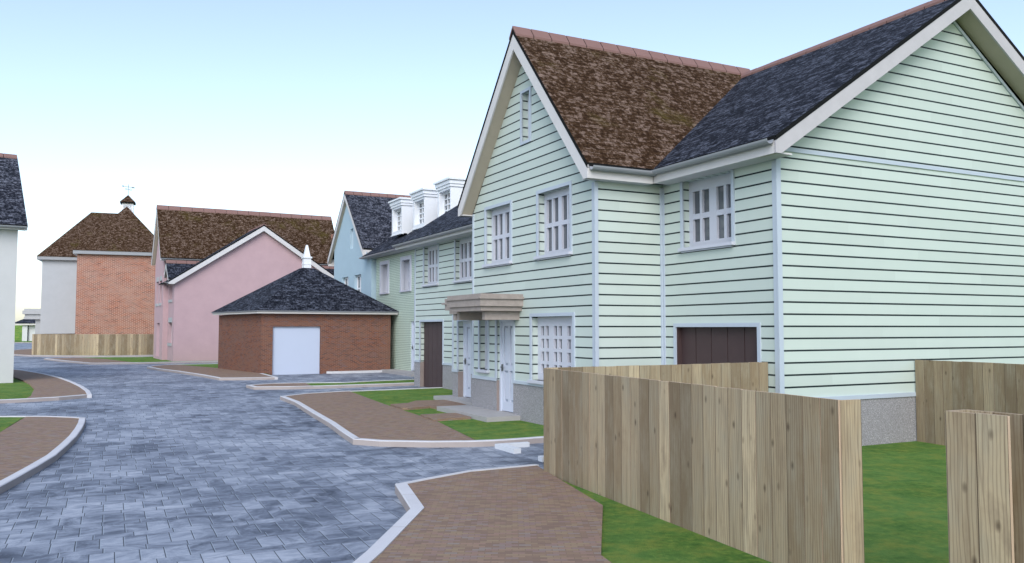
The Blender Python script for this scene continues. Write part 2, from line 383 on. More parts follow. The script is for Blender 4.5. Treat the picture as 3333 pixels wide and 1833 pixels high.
def surround(H, pl, a, b, c, d, w=.07, proud=.03, sides='ltrb', name='trim', m=None, par=None):
    B = MB(m or TRIM)
    if 't' not in sides:
        for u0 in (a - w, b):
            B = MB(m or TRIM); pl.box(B, u0, u0 + w, c, d, -proud, .02); o = H.add(B, name, par)
        return o
    pl.box(B, a - w, b + w, d, d + w, -proud, .02)
    dd = d
    if 'l' in sides: pl.box(B, b, b + w, c, dd - .0, -proud, .02)
    if 'r' in sides: pl.box(B, a - w, a, c, dd - .0, -proud, .02)
    if 'b' in sides: pl.box(B, a - w, b + w, c - w, c, -proud, .02)
    return H.add(B, name, par)
def window(H, pl, a, b, c, d, cols=4, rows=2, depth=.135, border=.08, group=2, bar=.045, mull=.11, sill=True, top=None, m=None, par=None, rail=.05):
    """frame grid with its panes and sill"""
    m = m or FRAME
    B = MB(m); f0, f1 = depth, depth + .07
    tb = top if top else border
    pl.box(B, a, b, c, c + border, f0, f1); pl.box(B, a, b, d - tb, d, f0, f1)
    pl.box(B, a, a + border, c + border, d - tb, f0, f1); pl.box(B, b - border, b, c + border, d - tb, f0, f1)
    A, Bb = a + border, b - border
    nm = cols - 1; widths = [mull if (group and (i + 1) % group == 0) else bar for i in range(nm)]
    pw = (Bb - A - sum(widths)) / cols; x = A; xs = []
    for i in range(cols):
        xs.append((x, x + pw)); x += pw
        if i < nm: pl.box(B, x, x + widths[i], c + border, d - tb, f0 + .004, f1 - .004); x += widths[i]
    lo, hi = c + border, d - tb; ph = (hi - lo - rail * (rows - 1)) / rows
    for (x0, x1) in xs:
        for j in range(1, rows):
            z = lo + j * ph + (j - 1) * rail; pl.box(B, x0, x1, z, z + rail, f0 + .008, f1 - .008)
    fr = H.add(B, 'window', par)
    G = MB(GLASS); G.poly([pl.P(A, lo, f1 - .015), pl.P(Bb, lo, f1 - .015), pl.P(Bb, hi, f1 - .015), pl.P(A, hi, f1 - .015)], 0, pl.nrm())
    sub = fr if par is None else par
    H.add(G, 'pane', sub)
    if sill:
        S = MB(m); pl.box(S, a - .07, b + .07, c - .06, c, -.09, depth + .02); pl.box(S, a - .02, b + .02, c - .085, c - .062, -.05, 0.001); H.add(S, 'sill', sub)
    return fr
def door(H, pl, a, b, c, d, depth=.25, glazed=True):
    B = MB(DOORP); f0, f1 = depth, depth + .06
    fw = .07
    pl.box(B, a, a + fw, c, d, f0 - .03, f1); pl.box(B, b - fw, b, c, d, f0 - .03, f1); pl.box(B, a + fw, b - fw, d - fw, d, f0 - .03, f1)
    A, Bb, D = a + fw + .004, b - fw - .004, d - fw - .004
    pl.box(B, A, Bb, c + .02, c + .24, f0, f1)
    pl.box(B, A, A + .09, c + .24, D, f0, f1); pl.box(B, Bb - .09, Bb, c + .24, D, f0, f1)
    mid = (A + Bb) / 2; pl.box(B, mid - .04, mid + .04, c + .24, D - .09, f0, f1)
    pl.box(B, A + .09, Bb - .09, D - .09, D, f0, f1); zm = c + (D - c) * .46
    pl.box(B, A + .09, mid - .04, zm, zm + .12, f0 + .002, f1); pl.box(B, mid + .04, Bb - .09, zm, zm + .12, f0 + .002, f1)
    # raised centre fields of the four panels
    for x0, x1 in ((A + .09, mid - .04), (mid + .04, Bb - .09)):
        for z0, z1 in ((c + .24, zm), (zm + .12, D - .09)):
            pl.box(B, x0 + .04, x1 - .04, z0 + .05, z1 - .05, f0 + .018, f1)
    o = H.add(B, 'door')
    G = MB(DGLASS); G.poly([pl.P(A + .05, c + .2, f1 - .01), pl.P(Bb - .05, c + .2, f1 - .01), pl.P(Bb - .05, D - .05, f1 - .01), pl.P(A + .05, D - .05, f1 - .01)], 0, pl.nrm())
    H.add(G, 'door_panel', o)
    K = MB(METAL); pl.box(K, Bb - .06, Bb - .03, zm - .02, zm + .14, f0 - .035, f0 - .005); pl.box(K, Bb - .15, Bb - .03, zm + .06, zm + .085, f0 - .06, f0 - .04); H.add(K, 'handle', o)
    return o
DOORP = paint('door_paint', (.52, .58, .70), .22, .04, .6)
DGLASS = paint('door_panel_gloss', (.33, .38, .46), .12, .2, .8)

def gable_roof(H, axis, a0, a1, c, w, zr, sl, tile, ends=(), wall_a=None, th=.07, bh=.26, eaves=(1, -1), eave_wall=None, fz=None, ridge=True, barge_m=None, gut=True, rl=.45, eave_r=None, eave_span=None):
    """ridge along axis ('t' or 's') from a0 to a1 centred on c, half width w, slope sl. ends: which ends get bargeboards"""
    P = (lambda a, q, z: (a, q, z)) if axis == 't' else (lambda a, q, z: (q, a, z))
    B = MB([tile, BLACK]); ze = zr - sl * w; vt = th * math.sqrt(1 + sl * sl)
    for sg in (1, -1):
        top = [P(a0, c, zr), P(a1, c, zr), P(a1, c + sg * w, ze), P(a0, c + sg * w, ze)]
        bot = [(x, y, z - vt) for x, y, z in top]
        B.solid(top, bot, 1, tm=0, bm=1)
    H.add(B, 'roof')
    bb = vt + bh * math.sqrt(1 + sl * sl) * .86; fb0 = fz if fz else ze - vt - .2
    def prof(sg, o1, o2, ww):
        zt = zr - sl * ww - o1; wq = (zr - o2 - fb0) / sl
        if wq >= ww: return [(c, zr - o1), (c + sg * ww, zt), (c + sg * ww, zr - sl * ww - o2), (c, zr - o2)]
        return [(c, zr - o1), (c + sg * ww, zt), (c + sg * ww, fb0), (c + sg * wq, fb0), (c, zr - o2)]
    for e in ends:
        ae = a0 if e == 0 else a1; dr = 1 if e == 0 else -1
        aw = wall_a[e] if wall_a else ae + dr * .35
        for nm, m_, x0, x1, o1, o2, ww in (('bargeboard', barge_m or PALE, ae + dr * .005, ae + dr * .04, .02 + vt * .2, bb, w), ('soffit', SOFFIT, ae + dr * .042, aw, vt + .005, bb - .03, w - .035)):
            Bg = MB(m_)
            for sg in (1, -1):
                pr_ = prof(sg, o1, o2, ww); Bg.solid([P(x0, q, z) for q, z in pr_], [P(x1, q, z) for q, z in pr_])
            H.add(Bg, nm)
    for sg in eaves:
        q = c + sg * w
        fb = fz if fz else ze - vt - .2
        e0, e1 = eave_span if eave_span else (a0 + (.045 if 0 in ends else 0), a1 - (.045 if 1 in ends else 0))
        Fb = MB(PALE); pts = [(e0, q - sg * .03), (e1, q - sg * .03), (e1, q), (e0, q)]
        Fb.solid([P(x, y, ze - .03 - vt * .6) for x, y in pts], [P(x, y, fb) for x, y in pts])
        if eave_wall is not None:
            qw = c + sg * eave_wall; pts = [(e0, q - sg * .031), (e1, q - sg * .031), (e1, qw), (e0, qw)]
            Fb.solid([P(x, y, fb + .03) for x, y in pts], [P(x, y, fb + .004) for x, y in pts])
        H.add(Fb, 'fascia')
        if gut: gutter(H, P, e0, e1, q, sg, ze - vt * .4)
    if ridge: ridge_tiles(H, P, a0 - .01, a1 + .01, c, zr, sl, rl)
def gutter(H, P, e0, e1, q, sg, zt, r=.075):
    G = MB(GUTTER); N = 8; ang = [math.pi * i / N for i in range(N + 1)]
    cx = q + sg * (r + .004)
    def ring(a, rr): return [P(a, cx + rr * math.cos(t) * sg, zt - .03 - rr * math.sin(t)) for t in ang]
    o0, o1, i0, i1 = ring(e0, r), ring(e1, r), ring(e0, r - .008), ring(e1, r - .008)
    for i in range(N):
        G.poly([o0[i], o1[i], o1[i + 1], o0[i + 1]]); G.poly([i0[i], i1[i], i1[i + 1], i0[i + 1]])
        G.poly([o0[i], i0[i], i0[i + 1], o0[i + 1]]); G.poly([o1[i], i1[i], i1[i + 1], o1[i + 1]])
    for k in (0, N): G.poly([o0[k], o1[k], i1[k], i0[k]])
    H.add(G, 'gutter')
def ridge_tiles(H, P, a0, a1, c, zr, sl, L=.45, w=.17, up=.05, m=None):
    B = MB([m or RIDGE, BLACK]); n = max(1, round((a1 - a0) / L)); L = (a1 - a0) / n; k = 1 / math.sqrt(1 + sl * sl)
    for i in range(n):
        x0, x1 = a0 + i * L, a0 + (i + 1) * L - .022; j = random.uniform(-.003, .003)
        def prof(z0, ww): return [(-ww, zr - sl * ww + z0), (-ww * .35, zr - sl * ww * .35 + z0 + .02), (0, zr + z0 + .025), (ww * .35, zr - sl * ww * .35 + z0 + .02), (ww, zr - sl * ww + z0)]
        top = prof(up + j, w); bot = prof(.0 + j, w)
        for q0, q1, b0, b1 in zip(top, top[1:], bot, bot[1:]):
            t = [P(x0, c + q0[0], q0[1]), P(x1, c + q0[0], q0[1]), P(x1, c + q1[0], q1[1]), P(x0, c + q1[0], q1[1])]
            bt = [P(x0, c + b0[0], b0[1]), P(x1, c + b0[0], b0[1]), P(x1, c + b1[0], b1[1]), P(x0, c + b1[0], b1[1])]
            B.solid(t, bt)
    t = prof(up - .012, w - .012); b = prof(0, w - .012)
    for q0, q1, b0, b1 in zip(t, t[1:], b, b[1:]):
        B.solid([P(a0 + .01, c + q0[0], q0[1]), P(a1 - .03, c + q0[0], q0[1]), P(a1 - .03, c + q1[0], q1[1]), P(a0 + .01, c + q1[0], q1[1])],
                [P(a0 + .01, c + b0[0], b0[1]), P(a1 - .03, c + b0[0], b0[1]), P(a1 - .03, c + b1[0], b1[1]), P(a0 + .01, c + b1[0], b1[1])], 1)
    H.add(B, 'ridge_tiles')

# ---------------------------------------------------------------- ground
def sheet(name, pts, z, m, kind='structure', inner=()):
    from mathutils.geometry import tessellate_polygon
    B = MB(m); tri = tessellate_polygon([[Vector((x, y, 0)) for x, y in pts]])
    for t in tri: B.poly([(*pts[i], z) for i in t], 0, (0, 0, 1))
    for a, b in zip(inner, inner[1:]): B.poly([(*a, z), (*b, z), (*b, .02), (*a, .02)])
    return tag(B.build(name), kind=kind)
def kerb(pts, side, wd=.13, z=.104, name='kerb'):
    """side +1: the kerb body lies to the left of the walking direction"""
    V = [Vector(p) for p in pts]; inn = []
    for i, p in enumerate(V):
        d0 = (p - V[i - 1]).normalized() if i else None; d1 = (V[i + 1] - p).normalized() if i < len(V) - 1 else None
        d0 = d0 or d1; d1 = d1 or d0
        n0 = Vector((-d0.y, d0.x)); n1 = Vector((-d1.y, d1.x)); n = (n0 + n1).normalized(); k = min(2.5, 1 / max(.3, n.dot(n0)))
        inn.append(p + n * side * wd * k)
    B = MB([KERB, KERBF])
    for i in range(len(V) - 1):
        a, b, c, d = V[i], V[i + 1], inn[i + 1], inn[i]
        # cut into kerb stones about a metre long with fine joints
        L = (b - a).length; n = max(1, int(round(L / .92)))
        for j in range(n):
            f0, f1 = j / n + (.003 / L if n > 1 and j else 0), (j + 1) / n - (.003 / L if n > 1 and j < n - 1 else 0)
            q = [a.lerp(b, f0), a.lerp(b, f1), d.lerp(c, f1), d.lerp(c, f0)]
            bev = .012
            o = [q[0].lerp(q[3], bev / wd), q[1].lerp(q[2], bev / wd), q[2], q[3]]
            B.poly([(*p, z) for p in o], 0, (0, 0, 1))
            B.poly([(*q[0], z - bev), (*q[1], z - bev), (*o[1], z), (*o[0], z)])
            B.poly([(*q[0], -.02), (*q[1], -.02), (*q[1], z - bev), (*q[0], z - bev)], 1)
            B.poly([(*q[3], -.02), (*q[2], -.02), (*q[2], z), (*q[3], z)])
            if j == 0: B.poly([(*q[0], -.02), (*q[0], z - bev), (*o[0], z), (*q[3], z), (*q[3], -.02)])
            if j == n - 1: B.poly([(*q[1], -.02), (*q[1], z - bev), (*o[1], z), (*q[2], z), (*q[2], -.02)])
    return tag(B.build(name), kind='structure')

HO = (1.567, 15.77); HA = 26.9
hx = (math.cos(R(HA)), math.sin(R(HA))); hy = (-hx[1], hx[0])
def hp(t, s): return (HO[0] + hx[0] * t + hy[0] * s, HO[1] + hx[1] * t + hy[1] * s)

tag(MB(GRASS).build('x'), kind='structure'); bpy.data.objects.remove(bpy.data.objects['x'])
g = MB(GRASS); g.poly([(-900, -300, -.06), (900, -300, -.06), (900, 1500, -.06), (-900, 1500, -.06)], 0, (0, 0, 1)); tag(g.build('ground'), kind='structure')
sheet('road', [(-24, -8), (3.5, -8), (3.5, 8), (6, 20), (6, 52), (-8, 66), (-20, 90), (-62, 132), (-100, 132), (-72, 90), (-52, 62), (-40, 30), (-30, 8)], 0, BLOCK)
GZ, PZ = .084, .094
# island in front of the terrace
fl = [(-6.79, 24.79), (-5.88, 22.92), (-4.69, 19.94), (-3.87, 17.93), (-3.26, 16.29), (-2.86, 15.27)]
fn = [(-2.86, 15.27), (-2.35, 15.0), (-1.42, 14.88), (-.78, 14.92), (-.3, 15.04), (.05, 15.2), (.6, 15.5), (1.75, 15.86)]
ff = [(-6.79, 24.79), (-6.33, 25.91), (-5.5, 26.69), (-4.08, 27.5), (-3.28, 28.03), (-2.25, 28.6)]
gl = [(-5.18, 26.9), (-3.34, 22.25), (-1.61, 18.21), (-.59, 15.0)]
sheet('lawn', fl + fn[1:] + [hp(3, 0), hp(5, 6), hp(3.0, 12.9)] + ff[:0:-1], GZ, GRASS)
sheet('pavement', fl + fn[1:4] + [(-.62, 15.0)] + gl[2::-1] + ff[2:0:-1], PZ, PAVE, inner=gl)
kerb(fl, -1 if False else 1); kerb(fn, 1); kerb(ff, -1)
kerb([(-2.2, 28.55), hp(2.3, 13.0)], 1)
# narrow planted strip
nn = [(-9.32, 29.68), (-8.77, 28.75), (-7.54, 28.85), (-6.63, 29.2), (-4.5, 30.3), (-3.5, 30.9), (-3.2, 31.05)]
nf = [(-9.32, 29.68), (-8.65, 30.6), (-7.3, 31.0), (-6.14, 31.15), (-5.33, 31.95), (-3.81, 33.1), (-2.6, 33.9)]
sheet('lawn', nn + nf[:0:-1], GZ, GRASS)
sheet('pavement', [(-9.32, 29.68), (-8.77, 28.75), (-7.54, 28.85), (-6.85, 29.1), (-7.57, 30.93), (-8.65, 30.6)], PZ, PAVE)
kerb(nn, 1); kerb(nf, -1)
# island round the brick garage
gn = [(-18.81, 43.55), (-17.31, 41.4), (-15.66, 39.4), (-14.11, 37.3), (-13.3, 36.2), (-11.7, 33.80)]
gn2 = [(-11.7, 33.80), (-11.06, 33.84), (-10.42, 34.02), (-9.53, 34.45)]
gb = [(-9.53, 34.45), (-11.0, 37.3)]
gf = [(-18.81, 43.55), (-19.0, 44.61), (-18.9, 45.65), (-18.46, 46.43), (-16.53, 47.56), (-13.0, 49.2)]
sheet('lawn', gn + gn2[1:] + [(-10.9, 37.45), (-13, 41), (-10, 48)] + gf[:0:-1], GZ, GRASS)
sheet('pavement', gn + gn2[1:] + [(-11.0, 37.4), (-14.5, 42.1), (-16.82, 44.61), (-18.23, 46.2), (-18.9, 45.65), (-19.0, 44.61)], PZ, PAVE)
kerb(gn, 1); kerb(gn2, 1); kerb(gb, 1); kerb(gf, -1)
# verge in front of the pink house
pn = [(-30.8, 55.6), (-27.92, 52.3), (-24.2, 48.35), (-23.3, 48.5), (-21.43, 48.95), (-20.0, 49.9), (-17.86, 51.1), (-10, 55.4)]
pf = [(-30.8, 55.6), (-30.0, 56.9), (-28.39, 58.4), (-25.82, 58.83), (-25.1, 60.1), (-22, 62.5)]
sheet('lawn', pn + [(-10, 66)] + pf[:0:-1], GZ, GRASS)
sheet('pavement', [(-30.8, 55.6), (-27.92, 52.3), (-24.2, 48.35), (-23.3, 48.5), (-21.86, 49.0), (-26.48, 54.87), (-29.38, 57.3), (-30.0, 56.9)], PZ, PAVE)
kerb(pn, 1); kerb(pf, -1)
# verge by the far fence
qn = [(-44, 70), (-38.04, 64.2), (-35.85, 62.3), (-32.64, 61.1), (-29.2, 60.7), (-26.8, 62.2), (-22, 66)]
qf = [(-44, 70), (-44.6, 75.1), (-46.0, 78.86), (-46.4, 84)]
sheet('lawn', qn + [(-18, 100), (-44, 100)] + qf[:0:-1], GZ, GRASS)
sheet('pavement', [(-44, 70), (-38.04, 64.2), (-35.85, 62.3), (-35.4, 63.4), (-37.5, 70), (-42, 86), (-46.4, 84), (-46.0, 78.86), (-44.6, 75.1)], PZ, PAVE)
kerb(qn, 1); kerb(qf, -1)
sheet('lawn', [(-66, 122), (-62, 117.5), (-82, 117.5), (-110, 124), (-110, 150), (-55, 150)], GZ, GRASS)
kerb([(-110, 123.5), (-82, 117.2), (-60, 117.2)], 1)
# near left and far left islands
a1 = [(-6.2, 4.0), (-6.2, 7.2), (-6.30, 9.4), (-6.44, 10.72), (-6.63, 11.46), (-6.87, 12.34), (-7.17, 13.37), (-7.6, 14.54), (-8.06, 15.73), (-8.55, 16.88), (-9.02, 17.92), (-9.48, 18.87)]
a2 = [(-9.48, 18.87), (-9.85, 19.06), (-10.48, 19.24), (-11.34, 19.27), (-12.2, 19.2), (-18, 18.6)]
sheet('lawn', a1 + a2[1:] + [(-18, 4)], GZ, GRASS)
sheet('pavement', a1 + a2[1:3] + [(-10.99, 19.2), (-9.82, 16.28), (-8.6, 13.4), (-7.9, 10), (-7.8, 4)], PZ, PAVE, inner=[(-10.99, 19.1), (-9.82, 16.28), (-8.6, 13.4), (-7.9, 10), (-7.8, 4)])
kerb(a1, 1); kerb(a2, 1)
b1 = [(-30, 48.5), (-26.5, 44.0), (-24.41, 41.2), (-23.02, 39.8), (-20.39, 36.75), (-18.27, 34.0), (-16.33, 31.25), (-14.79, 28.9), (-13.58, 26.93), (-12.72, 25.35)]
b2 = [(-12.72, 25.35), (-13.1, 24.5), (-13.65, 23.92), (-14.19, 23.5), (-16, 22.4), (-24, 18.5)]
bg_ = [(-23.0, 38.0), (-20.42, 34.65), (-18.92, 32.68), (-17.39, 30.51), (-15.74, 27.91), (-14.75, 26.02), (-14.2, 25.0), (-13.75, 23.9)]
sheet('lawn', b1 + b2[1:] + [(-34, 24), (-36, 44)], GZ - .04, GRASS)
sheet('pavement', b1 + b2[1:3] + bg_[::-1] + [(-26, 42), (-29, 46)], PZ, PAVE, inner=bg_)
kerb(b1[::-1], -1); kerb(b2, -1)
# near right pavement and gardens
r1 = [(.34, 12.42), (-.62, 11.87), (-1.17, 11.24), (-1.49, 10.84), (-1.11, 9.38), (-1.30, 7.6), (-1.43, 6.7), (-1.52, 5.9), (-1.75, 4.2), (-2.1, 2)]
rg = [(.36, 12.33), (1.02, 9.58), (.78, 7.5), (.86, 7.2), (1.10, 6.0), (1.4, 2)]
r1[4] = (-1.12, 9.40)
sheet('pavement', r1 + rg[::-1], PZ + .01, PAVE, inner=rg)
kerb(r1[:4], 1, wd=.10, z=.112); kerb(r1[3:], 1, wd=.15, z=.116)
sheet('lawn', [(.30, 12.3), (-.3, 9), (-.3, 2), (30, 2), (30, 28), hp(22, -2.75), hp(-2.9, -2.82)], GZ - .012, GRASS)

# little paved paths to the two doors
sheet('path', [(-3.13, 21.83), (-2.69, 20.79), (-2.55, 20.75), (-2.05, 21.25), (-1.2, 19.9), (-.7, 20.3), (-1.7, 23.2), (-2.6, 22.9), (-2.72, 22.2)], .135, PAVE, inner=[(-2.72, 22.2), (-3.13, 21.83), (-2.69, 20.79), (-2.55, 20.75), (-2.05, 21.25), (-1.2, 19.9)])
sheet('path', [(-2.08, 19.25), (-1.69, 18.22), (-1.60, 18.28), (-.9, 18.7), (-1.3, 19.6)], .135, PAVE, inner=[(-2.08, 19.25), (-1.69, 18.22), (-1.60, 18.28), (-.9, 18.7)])

# ---------------------------------------------------------------- fences
def fence(pts, label, name='fence', z0=.06, z1=1.53, pw=.2, th=.026, top_slope=None, group=None, capm=None):
    mid = Vector(pts[0]).lerp(Vector(pts[-1]), .5)
    B = MB([WOOD, WTOP]); u = random.randint(0, 60) * pw
    for a, b in zip(pts, pts[1:]):
        a, b = Vector(a), Vector(b); L = (b - a).length; d = (b - a) / L; n = Vector((-d.y, d.x)); k = max(1, round(L / pw)); p = L / k
        for i in range(k):
            q0, q1 = a + d * (i * p + .0015), a + d * ((i + 1) * p - .0015); j = random.uniform(0, .004); hz = z1 + random.uniform(-.004, .003)
            e = [q0 + n * (j - th / 2), q1 + n * (j - th / 2), q1 + n * (j + th / 2), q0 + n * (j + th / 2)]
            bot = [(*c, z0) for c in e]; top = [(*c, hz) for c in e]
            for (x, y, ua, ub) in ((0, 1, 0, 1), (2, 3, 1, 0)):
                i0 = len(B.v); B.v += [bot[x], bot[y], top[y], top[x]]; B.f.append([i0, i0 + 1, i0 + 2, i0 + 3] if x == 0 else [i0, i0 + 1, i0 + 2, i0 + 3]); B.m.append(0)
                B.uv += [(u + .004 + ua * (pw - .008), z0), (u + .004 + ub * (pw - .008), z0), (u + .004 + ub * (pw - .008), hz), (u + .004 + ua * (pw - .008), hz)]
            for x, y in ((1, 2), (3, 0)):
                B.poly([bot[x], bot[y], top[y], top[x]], 1 if th > .02 else 0, uo=(u, 0))
            B.poly(top, 1, (0, 0, 1)); u += pw
    o = B.build(name, None, (mid.x, mid.y)); o.location = (mid.x, mid.y, 0)
    return tag(o, label, 'fence', group)
fence([hp(-2.76, -2.97), hp(-3.26, -8.61), hp(-3.04, -8.62)], 'long weathered timber board fence running toward the camera in front of the green gable')
fence([hp(-2.72, -2.95), hp(1.56, -2.8)], 'timber fence panel closing the garden, meeting the green house beside its brown garage door')
fence([hp(4.80, -3.09), hp(4.58, -5.25), hp(4.4, -7)], 'timber fence against the right gable wall above the grey plinth', z1=1.525)
fence([hp(-3.28, -9.98), hp(-3.29, -9.55), hp(-3.09, -9.55), hp(-2.9, -13.5)], 'near timber fence end with an open box corner, across the lawn gap')
fence([(-36.0, 76), (-36.6, 66), (-35.9, 63.15), (-34.5, 62.5), (-32.37, 61.95), (-29.5, 61.9), (-27.2, 62.9), (-22, 66)], 'distant timber fence below the orange brick and white house', z0=.07, z1=1.64, pw=.2)
fence([(-35.2, 75.5), (-33.6, 75.9)], 'small pale fence end sticking up behind the distant fence', z0=.07, z1=1.78)

# ---------------------------------------------------------------- 1 near green house
H = House('green_boarded_house', HO, HA, (0, 0), 'large mint boarded house with steep brown gable, slate wing and stone porch canopy', 'house')
st0, st1, gf0 = street(0), street(1.575), front(-3.06)
W = MB(SIDE)
W1 = (3.51, 4.81, 3.60, 4.91); W2 = (.90, 2.21, 3.60, 4.93); W3 = (.81, 2.51, .99, 2.33); AT = (2.59, 2.95, 6.19, 7.27); SW = (4.70, 5.17, 1.10, 2.35)
D2 = (3.38, 4.22, .18, 2.30); RW = (-1.99, -.64, 3.60, 4.87); RG = (-2.58, -.40, .05, 2.11)
S1 = 5.58; PT_ = .89
gt = [(0, 4.93), (2.77, 8.30), (S1, 4.93)]
wall(W, st0, 0, S1, PT_, gt, [W1, W2, W3, AT, SW, (D2[0], D2[1], PT_, D2[3], .16)], depth=.16)
wall(W, st1, -3.06, 0.02, PT_, 4.95, [RW, (RG[0], RG[1], PT_, RG[3], .12)], depth=.16)
wall(W, front(0), 0, 1.575, PT_, 4.95)
TP = [(1.575, 4.93), (6.1, 8.05), (10.62, 4.93)]
wall(W, gf0, 1.575, 10.62, PT_, TP)
wall(W, rear(S1), 0, 10.62, PT_, 4.95); wall(W, back(10.62), -3.06, S1, PT_, 4.95)
H.add(W, 'wall')
Pn = MB([PLINTH, DARKST]); pr = .012
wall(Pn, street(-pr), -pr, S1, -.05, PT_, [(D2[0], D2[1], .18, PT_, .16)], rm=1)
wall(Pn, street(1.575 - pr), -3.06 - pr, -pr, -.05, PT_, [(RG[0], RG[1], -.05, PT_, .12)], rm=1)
wall(Pn, front(-pr), -pr, 1.575, -.05, PT_); wall(Pn, front(-3.06 - pr), 1.575 - pr, 10.62, -.05, PT_)
wall(Pn, rear(S1), 0, 10.62, -.05, PT_); wall(Pn, back(10.62 + pr), -3.06, S1, -.05, PT_)
for q in ((0 - pr, S1, -pr),): pass
H.add(Pn, 'plinth')
# drip trims between plinth and boards, corner boards
T = MB(TRIM)
st0.box(T, -.03, .0 + D2[0], PT_ - .02, PT_ + .05, -.035, .01); H.add(T, 'drip_trim'); T = MB(TRIM); st0.box(T, D2[1], S1, PT_ - .02, PT_ + .05, -.035, .01); H.add(T, 'drip_trim'); T = MB(TRIM)
st1.box(T, -3.06, RG[0] - .07, PT_ - .02, PT_ + .05, -.035, .01); H.add(T, 'drip_trim'); T = MB(TRIM)
front(0).box(T, .0, 1.54, PT_ - .02, PT_ + .05, -.033, .01); H.add(T, 'drip_trim'); T = MB(TRIM); gf0.box(T, 1.62, 10.62, PT_ - .02, PT_ + .05, -.035, .01)
H.add(T, 'drip_trim')
for pl, u0, u1, z1 in ((st0, 0, .075, 4.84), (front(0), -.028, .05, 4.84), (st0, S1 - .06, S1, 4.9), (st1, -3.06, -2.985, 4.84), (gf0, 1.547, 1.645, 4.86), (front(0), 1.50, 1.545, 4.84), (st1, -.055, -.029, 4.84)):
    T = MB(TRIM); pl.box(T, u0, u1, PT_ + .052, z1, -.028, .012); H.add(T, 'corner_trim')
T = MB(TRIM); gf0.box(T, 1.647, 10.6, 5.02, 5.09, -.025, .01); H.add(T, 'band_trim')
T = MB(TRIM)
for (u0, z0), (u1, z1) in (((6.1, 8.02), (10.5, 4.99)),):
    T.solid([gf0.P(u0, z0, -.03), gf0.P(u1, z1, -.03), gf0.P(u1, z1, .01), gf0.P(u0, z0, .01)], [gf0.P(u0, z0 - .07, -.03), gf0.P(u1, z1 - .07, -.03), gf0.P(u1, z1 - .07, .01), gf0.P(u0, z0 - .07, .01)])
H.add(T, 'verge_trim')
for hh, cols, rows, tp in ((W1, 4, 2, .14), (W2, 4, 2, .14)):
    wn_ = window(H, st0, *hh, cols=cols, rows=rows, top=tp, border=.10, bar=.06, mull=.14, rail=.09)
    surround(H, st0, *hh, sides='ltr', par=wn_)
wn_ = window(H, st0, *W3, cols=6, rows=4, top=.20, border=.14, bar=.07, mull=.22, rail=.07); surround(H, st0, *W3, sides='ltr', par=wn_)
wn_ = window(H, st0, *AT, cols=1, rows=1, border=.07, sill=False); surround(H, st0, *AT, w=.065, par=wn_)
wn_ = window(H, st0, *SW, cols=1, rows=1, border=.09, depth=.13); surround(H, st0, *SW, sides='ltr', w=.06, par=wn_)
wn_ = window(H, st1, *RW, cols=4, rows=2, top=.20, border=.11, bar=.07, mull=.2, rail=.10); surround(H, st1, *RW, sides='lr', par=wn_)
d_ = door(H, st0, *D2, depth=.09); surround(H, st0, D2[0], D2[1], PT_, D2[3], sides='ltr', par=d_)
def boarddoor(H, pl, a, b, c, d, depth, n, gap=.018):
    B = MB(BROWN); p = (b - a) / n
    for i in range(n): pl.box(B, a + i * p + gap / 2, a + (i + 1) * p - gap / 2, c, d, depth, depth + .04)
    o = H.add(B, 'garage_door')
    K = MB(BLACK); pl.box(K, a, b, c, d, depth + .028, depth + .06); H.add(K, 'door_backing', o); return o
g_ = boarddoor(H, st1, RG[0] + .004, RG[1] - .004, .04, RG[3] - .004, .10, 5)
B = MB(BROWN); st1.box(B, RG[1] - .02, RG[1] - .001, .09, RG[3] - .002, -.004, .098); H.add(B, 'door_frame', g_)
surround(H, st1, *RG[:2], .09, RG[3], sides='ltr', par=g_)
# canopy over the doors
C = MB(STONE)
def tier(t0, t1, s0, s1, z0, z1): C.box(t0, t1, s0, s1, z0, z1)
tier(-.99, .01, 2.98, 4.70, 2.462, 2.560); tier(-1.03, .01, 2.92, 4.80, 2.562, 2.715); tier(-1.06, .01, 2.88, 4.84, 2.717, 2.765); tier(-1.02, .01, 2.93, 4.79, 2.767, 2.83)
tier(-.84, 0.0, 3.10, 3.24, 2.27, 2.46); tier(-.84, 0.0, 4.50, 4.62, 2.27, 2.46)
H.add(C, 'door_canopy')
S = MB(SLAB); S.box(-.82, .2, 3.04, 5.9, .0, .185); H.add(S, 'doorstep')
gable_roof(H, 't', -.33, 6.45, 2.77, 3.02, 8.62, 1.15, TB, ends=(0,), wall_a=(-.001, None), eaves=(-1,), eave_wall=2.77, fz=4.86, eave_span=(-.285, 1.16), rl=.44)
gable_roof(H, 's', -3.47, 5.6, 6.1, 4.92, 8.42, .664, TS, ends=(0,), wall_a=(-3.061, None), barge_m=PALE2, eaves=(-1,), eave_wall=4.53, fz=4.87, eave_span=(-3.42, -.22), rl=.44, bh=.27)
# far eaves of the brown gable
Fb = MB(PALE); Fb.box(-.285, 3, 5.76, 5.79, 4.86, 5.06); Fb.box(-.285, 3, 5.58, 5.76, 4.86, 4.885); H.add(Fb, 'fascia')

